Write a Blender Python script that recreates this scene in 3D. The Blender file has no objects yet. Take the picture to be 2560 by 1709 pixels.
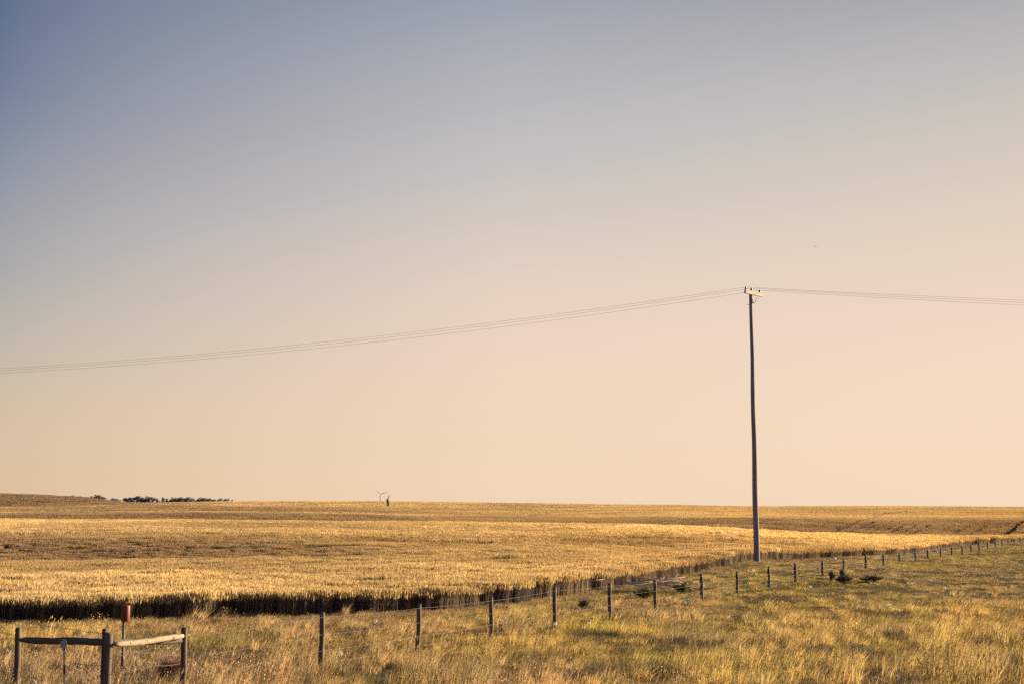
import bpy, bmesh, math, random
import numpy as np
from mathutils import Vector, Matrix, Euler

random.seed(7)
rng = np.random.default_rng(11)
S = bpy.context.scene
C = S.collection
R = math.radians

# ------------------------------------------------------------------ camera
EYE, FOC, U0, V0 = 3.3, 3556.0, 1280.0, 854.5
PITCH = math.atan((1272 - V0) / FOC)
cam = bpy.data.cameras.new('camera')
cam.lens, cam.sensor_width = 50.0, 36.0
cam.clip_start, cam.clip_end = 0.3, 20000
co = bpy.data.objects.new('camera', cam)
C.objects.link(co)
co.location = (0, 0, EYE)
co.rotation_euler = (math.pi / 2 + PITCH, 0, 0)
S.camera = co

# ------------------------------------------------------------------ sun and sky
SUN_EL, SUN_AZ = R(13.0), R(60.0)            # azimuth clockwise from +Y (ahead), so to the right and a little ahead
sd = Vector((math.sin(SUN_AZ) * math.cos(SUN_EL), math.cos(SUN_AZ) * math.cos(SUN_EL), math.sin(SUN_EL)))
sl = bpy.data.lights.new('sun', 'SUN')
sl.energy, sl.angle, sl.color = 5.0, R(0.55), (1.0, 0.83, 0.58)
so = bpy.data.objects.new('sun', sl)
C.objects.link(so)
so.rotation_euler = sd.to_track_quat('Z', 'Y').to_euler()

S.view_settings.view_transform = 'Standard'
S.view_settings.look = 'None'
EXPO = 2.1
S.view_settings.exposure = EXPO
S.view_settings.gamma = 1.0
S.cycles.use_denoising = False


def lin(c):
    o = []
    for v in c:
        v /= 255.0
        o.append(v / 12.92 if v <= 0.04045 else ((v + 0.055) / 1.055) ** 2.4)
    return (o[0], o[1], o[2], 1.0)


w = bpy.data.worlds.new('World')
S.world = w
w.use_nodes = True
N, L = w.node_tree.nodes, w.node_tree.links
N.clear()
out = N.new('ShaderNodeOutputWorld')
bg = N.new('ShaderNodeBackground')
bg.inputs['Strength'].default_value = 2 ** -EXPO      # the sky keeps its look, the sun gains on it
L.new(bg.outputs[0], out.inputs[0])
tc = N.new('ShaderNodeTexCoord')
nrm = N.new('ShaderNodeVectorMath'); nrm.operation = 'NORMALIZE'
L.new(tc.outputs['Generated'], nrm.inputs[0])
sep = N.new('ShaderNodeSeparateXYZ'); L.new(nrm.outputs[0], sep.inputs[0])
flat = N.new('ShaderNodeVectorMath'); flat.operation = 'MULTIPLY'
flat.inputs[1].default_value = (1, 1, 0)
L.new(nrm.outputs[0], flat.inputs[0])
fn = N.new('ShaderNodeVectorMath'); fn.operation = 'NORMALIZE'; L.new(flat.outputs[0], fn.inputs[0])
dt = N.new('ShaderNodeVectorMath'); dt.operation = 'DOT_PRODUCT'
dt.inputs[1].default_value = (math.sin(R(70)), math.cos(R(70)), 0)
L.new(fn.outputs[0], dt.inputs[0])


def sky_ramp(stops):
    r = N.new('ShaderNodeValToRGB')
    r.color_ramp.interpolation = 'B_SPLINE'
    e = r.color_ramp.elements
    e[0].position, e[0].color = stops[0][0], lin(stops[0][1])
    e[1].position, e[1].color = stops[-1][0], lin(stops[-1][1])
    for p, c in stops[1:-1]:
        k = e.new(p); k.color = lin(c)
    L.new(sep.outputs[2], r.inputs[0])
    return r


ZEN = (88, 102, 148)
rl = sky_ramp([(0, (221, 188, 152)), (.03, (216, 189, 156)), (.065, (208, 188, 162)), (.10, (192, 182, 166)), (.15, (162, 166, 166)),
               (.21, (134, 145, 163)), (.27, (96, 115, 146)), (.345, (70, 92, 128)), (.55, (74, 94, 138)), (1, ZEN)])
rc = sky_ramp([(0, (244, 216, 185)), (.05, (243, 216, 186)), (.10, (241, 215, 193)), (.155, (234, 212, 195)), (.21, (212, 202, 193)),
               (.28, (186, 187, 191)), (.345, (160, 166, 176)), (.55, (116, 130, 160)), (1, ZEN)])
rr = sky_ramp([(0, (247, 219, 191)), (.06, (248, 220, 195)), (.13, (243, 217, 196)), (.21, (224, 208, 190)), (.28, (200, 193, 187)),
               (.345, (168, 168, 172)), (.55, (126, 136, 162)), (1, ZEN)])


def mapr(a, b):
    m = N.new('ShaderNodeMapRange'); m.clamp = True
    m.inputs['From Min'].default_value, m.inputs['From Max'].default_value = a, b
    L.new(dt.outputs['Value'], m.inputs['Value'])
    return m


def wmix(f, a, b):
    m = N.new('ShaderNodeMix'); m.data_type = 'RGBA'
    if isinstance(f, float): m.inputs[0].default_value = f
    else: L.new(f, m.inputs[0])
    L.new(a, m.inputs[6]); L.new(b, m.inputs[7])
    return m.outputs[2]


ra = sky_ramp([(0, (160, 154, 182)), (.1, (148, 148, 184)), (.25, (122, 130, 174)), (.5, (100, 114, 160)), (1, ZEN)])
pw = N.new('ShaderNodeMath'); pw.operation = 'POWER'; pw.inputs[1].default_value = .65; L.new(mapr(-.02, .34).outputs[0], pw.inputs[0])
skyc = wmix(mapr(.34, .66).outputs[0], wmix(pw.outputs[0], wmix(mapr(-.5, -.04).outputs[0], ra.outputs[0], rl.outputs[0]), rc.outputs[0]), rr.outputs[0])
nis = N.new('ShaderNodeTexSky'); nis.sky_type = 'NISHITA'; nis.sun_disc = False
nis.sun_elevation, nis.sun_rotation = SUN_EL, SUN_AZ
sc_ = N.new('ShaderNodeVectorMath'); sc_.operation = 'SCALE'; sc_.inputs['Scale'].default_value = 0.10
L.new(nis.outputs[0], sc_.inputs[0])
L.new(wmix(0.05, skyc, sc_.outputs[0]), bg.inputs['Color'])


# ------------------------------------------------------------------ pixel -> world helpers (photo pixels, 2560 x 1709)
CT, ST = math.cos(PITCH), math.sin(PITCH)


def at(u, v, y):
    """world point at forward distance y seen at photo pixel (u, v)"""
    dx, dy, dz = u - U0, CT * FOC - ST * (V0 - v), ST * FOC + CT * (V0 - v)
    k = y / dy
    return Vector((dx * k, y, EYE + dz * k))


def zrow(v, y):
    return at(U0, v, y).z


# ------------------------------------------------------------------ noise
def vnoise(x, y, seed=0):
    x = np.asarray(x, float); y = np.asarray(y, float)
    xi, yi = np.floor(x).astype(np.int64), np.floor(y).astype(np.int64)
    fx, fy = x - xi, y - yi
    fx, fy = fx * fx * (3 - 2 * fx), fy * fy * (3 - 2 * fy)

    def h(a, b):
        n = (a * 374761393 + b * 668265263 + seed * 144665) & 0x7fffffff
        n = ((n ^ (n >> 13)) * 1274126177) & 0x7fffffff
        return ((n ^ (n >> 16)) & 0xffff) / 65535.0
    return (h(xi, yi) * (1 - fx) + h(xi + 1, yi) * fx) * (1 - fy) + (h(xi, yi + 1) * (1 - fx) + h(xi + 1, yi + 1) * fx) * fy


def fbm(x, y, seed=0, o=3):
    s, a, t = 0, 1.0, 0
    for k in range(o):
        s = s + a * vnoise(x * 2 ** k, y * 2 ** k, seed + k * 17); t += a; a *= .5
    return s / t


# ------------------------------------------------------------------ terrain
def pchip(xs, ys, q):
    xs, ys = np.array(xs, float), np.array(ys, float)
    h = np.diff(xs); d = np.diff(ys) / h
    m = np.zeros_like(ys)
    for i in range(1, len(xs) - 1):
        if d[i - 1] * d[i] > 0:
            w1, w2 = 2 * h[i] + h[i - 1], h[i] + 2 * h[i - 1]
            m[i] = (w1 + w2) / (w1 / d[i - 1] + w2 / d[i])
    q = np.clip(q, xs[0], xs[-1])
    i = np.clip(np.searchsorted(xs, q, side='right') - 1, 0, len(h) - 1)
    t = (q - xs[i]) / h[i]
    return (ys[i] * (1 + 2 * t) * (1 - t) ** 2 + h[i] * m[i] * t * (1 - t) ** 2
            + ys[i + 1] * t * t * (3 - 2 * t) + h[i] * m[i + 1] * t * t * (t - 1))


CROP = 0.66                                   # height of the standing crop


def prof(*pts):
    o = [(10, 0.0), (30, 0.0)]
    for k, y, v in pts:
        o.append((y, v if k == 'z' else zrow(v, y) - CROP))
    o += [(3000, 4.0), (5000, 8.0), (9500, 10.0)]
    return o


cols = [
    (-900, prof(('z', 48, 0), ('r', 76, 1394), ('r', 100, 1336), ('r', 200, 1298), ('z', 255, -.3), ('r', 300, 1297), ('r', 332, 1280), ('z', 400, 1.0), ('r', 480, 1277), ('r', 560, 1268), ('z', 620, 3), ('r', 700, 1267), ('r', 1000, 1215), ('z', 1300, 12), ('z', 2000, 0))),
    (0, prof(('z', 48, 0), ('r', 82, 1396), ('r', 97, 1340), ('r', 200, 1298), ('z', 255, -.3), ('r', 300, 1297), ('r', 332, 1280), ('z', 400, 1.0), ('r', 480, 1277), ('r', 560, 1267), ('z', 620, 3.0), ('r', 700, 1266), ('r', 1000, 1232), ('z', 1300, 10), ('z', 2000, 0))),
    (180, prof(('z', 48, 0), ('r', 82, 1396), ('r', 97, 1341), ('r', 200, 1297), ('z', 255, -.3), ('r', 300, 1296), ('r', 332, 1279), ('z', 400, 1.0), ('r', 480, 1274), ('r', 560, 1264), ('z', 620, 3.4), ('r', 760, 1258), ('r', 1000, 1240), ('z', 1300, 9), ('z', 2000, 0))),
    (340, prof(('z', 48, 0), ('r', 82, 1395), ('r', 97, 1343), ('r', 200, 1297), ('z', 255, -.3), ('r', 300, 1296), ('r', 334, 1278), ('z', 400, 1.0), ('r', 480, 1270), ('r', 560, 1260), ('z', 620, 4.2), ('r', 800, 1255), ('r', 1000, 1255.5), ('z', 1300, 7), ('z', 2000, 0))),
    (700, prof(('z', 48, 0), ('r', 82, 1392), ('r', 98, 1348), ('r', 190, 1301), ('z', 250, -.2), ('r', 300, 1299), ('r', 336, 1281), ('z', 400, 1.1), ('r', 560, 1264), ('z', 620, 3.2), ('r', 850, 1251), ('z', 1300, 5), ('z', 2000, 0))),
    (1280, prof(('z', 50, 0), ('r', 80, 1388), ('r', 105, 1352), ('r', 180, 1305), ('z', 240, -.6), ('r', 300, 1300), ('r', 380, 1285), ('z', 430, 1.0), ('r', 560, 1270), ('z', 620, 2.6), ('r', 820, 1256), ('z', 1300, 3), ('z', 2000, 0))),
    (1600, prof(('z', 60, .1), ('r', 88, 1380), ('r', 150, 1313), ('z', 215, -1.0), ('r', 265, 1308), ('r', 330, 1289), ('z', 400, 1.6), ('r', 520, 1272), ('r', 760, 1260), ('z', 1200, 2), ('z', 2000, -2))),
    (1893, prof(('z', 60, .12), ('z', 80, .38), ('r', 100, 1370), ('r', 140, 1327), ('z', 195, -2.0), ('r', 235, 1321), ('r', 285, 1295), ('r', 420, 1280), ('r', 740, 1264.5), ('z', 1200, 1), ('z', 2000, -2))),
    (2230, prof(('z', 60, .0), ('z', 90, .2), ('r', 118, 1366), ('r', 150, 1338), ('z', 200, -2.6), ('r', 235, 1332), ('r', 290, 1299), ('r', 420, 1281), ('r', 740, 1264), ('z', 1200, 1), ('z', 2000, -2))),
    (2560, prof(('z', 60, .0), ('z', 126, .05), ('r', 160, 1340), ('z', 205, -2.9), ('r', 238, 1336), ('r', 300, 1298), ('r', 420, 1282), ('r', 740, 1266), ('z', 1200, 1), ('z', 2000, -2))),
    (3500, prof(('z', 60, .0), ('z', 140, .1), ('r', 190, 1325), ('z', 225, -2.0), ('r', 255, 1325), ('r', 310, 1298), ('r', 420, 1282), ('r', 740, 1268), ('z', 1200, 1), ('z', 2000, -2))),
]
LY = np.linspace(math.log(10), math.log(9500), 420)
TU = np.linspace(-0.65, 0.65, 261)
tcol = [(u - U0) / 3595.0 for u, _ in cols]
prof_t = np.array([pchip([math.log(a) for a, _ in p], [b for _, b in p], LY) for _, p in cols])
GRID = np.array([pchip(tcol, prof_t[:, j], TU) for j in range(len(LY))]).T      # [tan azimuth, log distance]


def ground_z(x, y):
    x, y = np.asarray(x, float), np.asarray(y, float)
    yy = np.maximum(y, 10.0)
    a = np.clip((x / yy + .65) / 1.3 * 260, 0, 259.999)
    b = np.clip((np.log(yy) - LY[0]) / (LY[-1] - LY[0]) * 419, 0, 418.999)
    i, j = a.astype(int), b.astype(int)
    f, g = a - i, b - j
    z = (GRID[i, j] * (1 - f) + GRID[i + 1, j] * f) * (1 - g) + (GRID[i, j + 1] * (1 - f) + GRID[i + 1, j + 1] * f) * g
    z = np.where(y < 10, 0.0, z)
    r = np.hypot(x, y)                         # the bank the photographer stands on
    k = np.clip((19 - r) / 13, 0, 1)
    z = z + 1.7 * k * k * (3 - 2 * k)
    far = np.clip((y - 30) / 60, 0, 1)
    return z + (fbm(x / 9, y / 9, 5) - .5) * .12 * np.clip(r / 15, 0, 1) + (fbm(x / 45, y / 45, 9) - .5) * .35 * far * np.clip(1.3 - y / 900, 0, 1)


def gz(x, y):
    return float(ground_z(np.array([x]), np.array([y]))[0])


# crop edge: forward distance of the field's edge as a function of tan azimuth
_eu = [-1400, -200, 300, 640, 900, 1210, 1400, 1580, 1750, 1893, 2050, 2300, 2480, 2560, 3400]
_ey = [40, 42, 43, 44.5, 46, 49.5, 54, 61, 71, 84, 97, 119, 141, 153, 240]
_eu = [(u - U0) / 3595.0 for u in _eu]


def edge_y(x, y):
    t = x / np.maximum(y, 1)
    return pchip(_eu, _ey, t) + (vnoise(x / 1.7, y * 0, 3) - .5) * 1.0 + (vnoise(x / .5, y * 0, 4) - .5) * .5


# ------------------------------------------------------------------ materials
def mat(name, col, rough=.8, spec=.2):
    m = bpy.data.materials.new(name); m.use_nodes = True
    b = m.node_tree.nodes['Principled BSDF']
    b.inputs['Base Color'].default_value = (*col, 1)
    b.inputs['Roughness'].default_value = rough
    b.inputs['Specular IOR Level'].default_value = spec
    return m


def noisy(name, c1, c2, scale=(30, 30, 3), rough=.85, bump=.3, spec=.15, detail=6, c3=None):
    m = mat(name, c1, rough, spec)
    n, l = m.node_tree.nodes, m.node_tree.links
    b = n['Principled BSDF']
    t = n.new('ShaderNodeTexCoord'); mp = n.new('ShaderNodeMapping'); mp.inputs['Scale'].default_value = scale
    l.new(t.outputs['Object'], mp.inputs[0])
    no = n.new('ShaderNodeTexNoise'); no.inputs['Scale'].default_value = 1; no.inputs['Detail'].default_value = detail
    l.new(mp.outputs[0], no.inputs['Vector'])
    rp = n.new('ShaderNodeValToRGB')
    rp.color_ramp.elements[0].position, rp.color_ramp.elements[0].color = .32, (*c1, 1)
    rp.color_ramp.elements[1].position, rp.color_ramp.elements[1].color = .68, (*c2, 1)
    if c3:
        k = rp.color_ramp.elements.new(.5); k.color = (*c3, 1)
    l.new(no.outputs['Fac'], rp.inputs[0]); l.new(rp.outputs[0], b.inputs['Base Color'])
    if bump:
        bp = n.new('ShaderNodeBump'); bp.inputs['Strength'].default_value = bump; bp.inputs['Distance'].default_value = .01
        l.new(no.outputs['Fac'], bp.inputs['Height']); l.new(bp.outputs[0], b.inputs['Normal'])
    return m


def leafy(name, gain=(1, 1, 1), trans=.35, tint=True, col=(.3, .25, .1)):
    """thin plant matter: diffuse + translucent, colour carried by each instance"""
    m = bpy.data.materials.new(name); m.use_nodes = True
    n, l = m.node_tree.nodes, m.node_tree.links
    n.clear()
    o = n.new('ShaderNodeOutputMaterial'); d = n.new('ShaderNodeBsdfDiffuse'); tr = n.new('ShaderNodeBsdfTranslucent')
    mx = n.new('ShaderNodeMixShader'); mx.inputs[0].default_value = trans
    l.new(d.outputs[0], mx.inputs[1]); l.new(tr.outputs[0], mx.inputs[2]); l.new(mx.outputs[0], o.inputs[0])
    if tint:
        a = n.new('ShaderNodeAttribute'); a.attribute_type = 'INSTANCER'; a.attribute_name = 'tint'
        v = n.new('ShaderNodeAttribute'); v.attribute_type = 'GEOMETRY'; v.attribute_name = 'blade'
        mu = n.new('ShaderNodeVectorMath'); mu.operation = 'MULTIPLY'; mu.inputs[1].default_value = gain
        l.new(a.outputs['Color'], mu.inputs[0])
        m2 = n.new('ShaderNodeVectorMath'); m2.operation = 'MULTIPLY'
        l.new(mu.outputs[0], m2.inputs[0]); l.new(v.outputs['Color'], m2.inputs[1])
        l.new(m2.outputs[0], d.inputs[0]); l.new(m2.outputs[0], tr.inputs[0])
    else:
        no = n.new('ShaderNodeTexNoise'); no.inputs['Scale'].default_value = 3.0
        ti = n.new('ShaderNodeTexCoord'); l.new(ti.outputs['Object'], no.inputs['Vector'])
        rp = n.new('ShaderNodeValToRGB')
        rp.color_ramp.elements[0].position = .3; rp.color_ramp.elements[1].position = .7
        rp.color_ramp.elements[0].color = (*[c * .65 for c in col], 1); rp.color_ramp.elements[1].color = (*[c * 1.35 for c in col], 1)
        l.new(no.outputs['Fac'], rp.inputs[0]); l.new(rp.outputs[0], d.inputs[0]); l.new(rp.outputs[0], tr.inputs[0])
    return m


M = {}
M['stalk'] = leafy('straw_stalk', (.40, .385, .44), .3)
M['stem'] = leafy('shaded_edge_stem', (.22, .215, .34), .17)  # shade of the crop's front edge painted into a darker stem colour
M['ear'] = leafy('wheat_ear', (1.1, 1.12, 1.15), .6)
M['blade'] = leafy('grass_blade', (1, 1, 1), .35)
M['seed'] = leafy('grass_seed_head', (1.06, 1.10, 1.25), .35)
M['post'] = noisy('weathered_post_wood', (.05, .038, .030), (.125, .095, .07), (45, 45, 3), c3=(.085, .064, .048))
M['peeled'] = noisy('peeled_rail_wood', (.17, .125, .08), (.27, .205, .135), (4, 30, 30), c3=(.225, .168, .11))
M['rail'] = noisy('grey_rail_wood', (.05, .04, .034), (.10, .08, .062), (4, 40, 40))
M['pole'] = noisy('utility_pole_wood', (.115, .102, .11), (.215, .192, .20), (30, 30, .8), c3=(.165, .147, .154))
M['arm'] = noisy('crossarm_wood', (.26, .215, .165), (.34, .285, .225), (3, 30, 30), bump=.1)
M['wire'] = mat('galvanised_wire', (.17, .14, .12), .6, .2)
M['cable'] = mat('aluminium_cable', (.28, .26, .25), .6, .3)
M['porcelain'] = mat('brown_porcelain', (.035, .018, .015), .25, .5)
M['iron'] = noisy('dark_iron', (.05, .04, .035), (.09, .07, .06), (20, 20, 20), .6, .1)
M['orange'] = noisy('orange_plastic', (.11, .027, .010), (.15, .038, .013), (8, 8, 4), .55, .03)
M['plate'] = noisy('pale_tag_metal', (.20, .22, .24), (.30, .32, .335), (25, 25, 25), .6, .03)
M['turbine'] = mat('turbine_grey_paint', (.42, .36, .30), .6)
M['bark'] = noisy('tree_bark', (.06, .045, .035), (.11, .085, .06), (6, 6, 1.5))
M['tree'] = leafy('windbreak_leaf', trans=.2, tint=False, col=(.21, .22, .235))
M['shrub'] = leafy('dark_shrub_leaf', trans=.2, tint=False, col=(.135, .115, .085))
M['green'] = leafy('green_weed_leaf', trans=.25, tint=False, col=(.17, .17, .07))
M['rust'] = leafy('dry_tumbleweed_twig', trans=.25, tint=False, col=(.27, .165, .115))
M['twig'] = noisy('dead_branch_wood', (.22, .16, .12), (.42, .32, .24), (20, 20, 20), bump=.1)
M['puff'] = leafy('seed_puff_white', trans=.7, tint=False, col=(.70, .64, .56))
M['bird'] = mat('bird_feather', (.10, .085, .07), .8)
M['stone'] = noisy('pale_stone', (.40, .34, .28), (.55, .48, .41), (9, 9, 9), .8, .3)


def ground_mat():
    m = mat('dry_soil', (.16, .12, .07), .95, .05)
    n, l = m.node_tree.nodes, m.node_tree.links
    b = n['Principled BSDF']
    g = n.new('ShaderNodeNewGeometry')
    n1 = n.new('ShaderNodeTexNoise'); n1.inputs['Scale'].default_value = .12; n1.inputs['Detail'].default_value = 8
    n2 = n.new('ShaderNodeTexNoise'); n2.inputs['Scale'].default_value = 5; n2.inputs['Detail'].default_value = 6
    l.new(g.outputs['Position'], n1.inputs['Vector']); l.new(g.outputs['Position'], n2.inputs['Vector'])
    ad = n.new('ShaderNodeMath'); ad.operation = 'ADD'; l.new(n1.outputs['Fac'], ad.inputs[0]); l.new(n2.outputs['Fac'], ad.inputs[1])
    rp = n.new('ShaderNodeValToRGB')
    rp.color_ramp.elements[0].position, rp.color_ramp.elements[0].color = .35, (.075, .055, .035, 1)
    rp.color_ramp.elements[1].position, rp.color_ramp.elements[1].color = .75, (.20, .14, .075, 1)
    hf = n.new('ShaderNodeMath'); hf.operation = 'MULTIPLY'; hf.inputs[1].default_value = .5
    l.new(ad.outputs[0], hf.inputs[0]); l.new(hf.outputs[0], rp.inputs[0]); l.new(rp.outputs[0], b.inputs['Base Color'])
    bp = n.new('ShaderNodeBump'); bp.inputs['Strength'].default_value = .6; bp.inputs['Distance'].default_value = .05
    l.new(n2.outputs['Fac'], bp.inputs['Height']); l.new(bp.outputs[0], b.inputs['Normal'])
    return m


# ------------------------------------------------------------------ object helpers
def tag(o, label=None, cat=None, group=None, kind=None):
    if label: o['label'] = label
    if cat: o['category'] = cat
    if group: o['group'] = group
    if kind: o['kind'] = kind
    return o


def empty(name, loc, label, cat, group=None, rz=0.0):
    o = bpy.data.objects.new(name, None); C.objects.link(o)
    o.location = loc; o.rotation_euler = (0, 0, rz); o.empty_display_size = .2
    return tag(o, label, cat, group)


class MB:
    def __init__(s): s.v, s.f, s.m, s.smooth = [], [], [], []

    def add(s, vs, fs, mi=0, sm=True):
        o = len(s.v); s.v += [tuple(v) for v in vs]
        for f in fs: s.f.append(tuple(i + o for i in f)); s.m.append(mi); s.smooth.append(sm)
        return s

    def tube(s, pts, rad, n=8, mi=0, caps=True, sm=True, wob=0.0):
        pts = [Vector(p) for p in pts]
        if not isinstance(rad, (list, tuple)): rad = [rad] * len(pts)
        vs, fs = [], []
        up0 = None
        for i, p in enumerate(pts):
            d = (pts[min(i + 1, len(pts) - 1)] - pts[max(i - 1, 0)])
            if d.length < 1e-9: d = Vector((0, 0, 1))
            d.normalize()
            if up0 is None: up0 = Vector((1, 0, 0)) if abs(d.x) < .8 else Vector((0, 1, 0))
            a = (up0 - d * up0.dot(d)).normalized(); b = d.cross(a); up0 = a
            for k in range(n):
                t = 2 * math.pi * k / n
                r = rad[i] * (1 + wob * math.sin(3 * t + i * 1.7) + wob * .6 * math.sin(5 * t - i * 2.3))
                vs.append(p + a * (math.cos(t) * r) + b * (math.sin(t) * r))
        for i in range(len(pts) - 1):
            for k in range(n):
                k2 = (k + 1) % n
                fs.append((i * n + k, i * n + k2, (i + 1) * n + k2, (i + 1) * n + k))
        s.add(vs, fs, mi, sm)
        if caps:
            o = len(s.v) - len(vs)
            s.f.append(tuple(o + k for k in range(n))[::-1]); s.m.append(mi); s.smooth.append(False)
            q = o + (len(pts) - 1) * n
            s.f.append(tuple(q + k for k in range(n))); s.m.append(mi); s.smooth.append(False)
        return s

    def box(s, c, sx, sy, sz, rot=None, mi=0):
        rot = rot or Matrix.Identity(3)
        vs = [Vector(c) + rot @ Vector((a * sx / 2, b * sy / 2, d * sz / 2)) for a in (-1, 1) for b in (-1, 1) for d in (-1, 1)]
        return s.add(vs, [(0, 1, 3, 2), (4, 6, 7, 5), (0, 4, 5, 1), (2, 3, 7, 6), (0, 2, 6, 4), (1, 5, 7, 3)], mi, False)

    def lathe(s, prof_, n=14, c=(0, 0, 0), mi=0):
        vs, fs = [], []
        for r, z in prof_:
            for k in range(n):
                t = 2 * math.pi * k / n
                vs.append((c[0] + r * math.cos(t), c[1] + r * math.sin(t), c[2] + z))
        for i in range(len(prof_) - 1):
            for k in range(n):
                fs.append((i * n + k, i * n + (k + 1) % n, (i + 1) * n + (k + 1) % n, (i + 1) * n + k))
        return s.add(vs, fs, mi)

    def mesh(s, name, mats):
        me = bpy.data.meshes.new(name)
        me.from_pydata(s.v, [], s.f)
        for m in (mats if isinstance(mats, list) else [mats]): me.materials.append(m)
        me.polygons.foreach_set('material_index', s.m); me.polygons.foreach_set('use_smooth', s.smooth)
        me.update()
        return me

    def build(s, name, mats, parent=None, bevel=0):
        o = bpy.data.objects.new(name, s.mesh(name, mats)); C.objects.link(o)
        if parent: o.parent = parent
        if bevel:
            b = o.modifiers.new('bevel', 'BEVEL'); b.width = bevel; b.segments = 2; b.limit_method = 'ANGLE'
        return o


# ------------------------------------------------------------------ the ground sheet
def build_ground():
    rs = np.concatenate([[.5, 2, 4, 6, 8, 10, 12, 14, 16, 18, 20, 22], np.exp(np.linspace(math.log(24), math.log(9400), 360))])
    fr = np.linspace(-32, 32, 200)
    bk = np.linspace(32, 328, 60)[1:-1]
    an = np.radians(np.concatenate([fr, bk]))
    A, Rr = np.meshgrid(an, rs)
    x, y = np.sin(A) * Rr, np.cos(A) * Rr
    z = ground_z(x, y)
    nr, na = x.shape
    v = [(0, 0, gz(0, 0))] + list(zip(x.ravel(), y.ravel(), z.ravel()))
    f = []
    for k in range(na):
        f.append((0, 1 + (k + 1) % na, 1 + k))
    for i in range(nr - 1):
        for k in range(na):
            a, b = 1 + i * na + k, 1 + i * na + (k + 1) % na
            f.append((a, b, b + na, a + na))
    me = bpy.data.meshes.new('ground'); me.from_pydata(v, [], f); me.materials.append(ground_mat())
    me.polygons.foreach_set('use_smooth', [True] * len(f)); me.update()
    o = bpy.data.objects.new('ground', me); C.objects.link(o)
    o['kind'] = 'structure'


build_ground()


# ------------------------------------------------------------------ plants scattered as stuff
def proto(name, patch, n, hmin, hmax, wid, lean, head, leaf=0, seed=0, fan=0.0):
    """a patch of n upright blades; head = (length, width) of the ear, or None"""
    r = random.Random(seed)
    v, f, mi, bc = [], [], [], []
    for i in range(n):
        px, py = r.uniform(-patch / 2, patch / 2), r.uniform(-patch / 2, patch / 2)
        h = r.uniform(hmin, hmax)
        a = r.uniform(0, 2 * math.pi)
        w_ = wid * r.uniform(.6, 1.3) / 2
        lx = r.gauss(lean, .12) * h + px * fan; ly = r.gauss(0, .13) * h + py * fan
        ca, sa = math.cos(a) * w_, math.sin(a) * w_
        sh = r.uniform(.72, 1.2); hue = r.uniform(-.07, .07)
        col = (sh * (1 + hue), sh, sh * (1 - hue))
        o = len(v)
        mx, my, mz = px + lx * .32, py + ly * .32, h * .55
        tx, ty, tz = px + lx, py + ly, h
        v += [(px - ca, py - sa, -.12), (px + ca, py + sa, -.12), (mx + ca * .85, my + sa * .85, mz), (mx - ca * .85, my - sa * .85, mz)]
        f.append((o, o + 1, o + 2, o + 3)); mi.append(0)
        bc += [col] * 4
        if head:
            v.append((tx, ty, tz)); bc.append(col)
            f.append((o + 3, o + 2, o + 4)); mi.append(0)
            hl, hw = head[0] * r.uniform(.75, 1.2), head[1] * r.uniform(.8, 1.2) / 2
            dx, dy = lx * .5, ly * .5
            o = len(v)
            b = [(tx - dx * hl * .5, ty - dy * hl * .5, tz - hl * .55)]
            for k in range(3):
                t = a + k * 2.094
                b.append((tx + math.cos(t) * hw, ty + math.sin(t) * hw, tz - hl * .1))
            b.append((tx + dx * hl, ty + dy * hl, tz + hl * .5))
            v += b; bc += [col] * 5
            for k in range(3):
                k2 = (k + 1) % 3
                f.append((o, o + 1 + k2, o + 1 + k)); f.append((o + 4, o + 1 + k, o + 1 + k2)); mi += [1, 1]
        else:
            v.append((tx, ty, tz)); bc.append(col)
            f.append((o + 3, o + 2, o + 4)); mi.append(0)
        for q in range(leaf):
            zz = h * r.uniform(.3, .75); t = r.uniform(0, 6.28); ll = h * r.uniform(.2, .35)
            ex, ey = math.cos(t) * ll, math.sin(t) * ll
            nx, ny = -math.sin(t) * w_ * 1.1, math.cos(t) * w_ * 1.1
            o = len(v)
            v += [(px + lx * .3 - nx, py + ly * .3 - ny, zz), (px + lx * .3 + nx, py + ly * .3 + ny, zz), (px + lx * .3 + ex, py + ly * .3 + ey, zz + ll * .25)]
            f.append((o, o + 1, o + 2)); mi.append(0); bc += [col] * 3
    me = bpy.data.meshes.new(name); me.from_pydata(v, [], f)
    at_ = me.attributes.new('blade', 'FLOAT_COLOR', 'POINT')
    at_.data.foreach_set('color', np.concatenate([np.array(bc), np.ones((len(bc), 1))], 1).ravel())
    me.polygons.foreach_set('material_index', mi)
    return me


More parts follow.
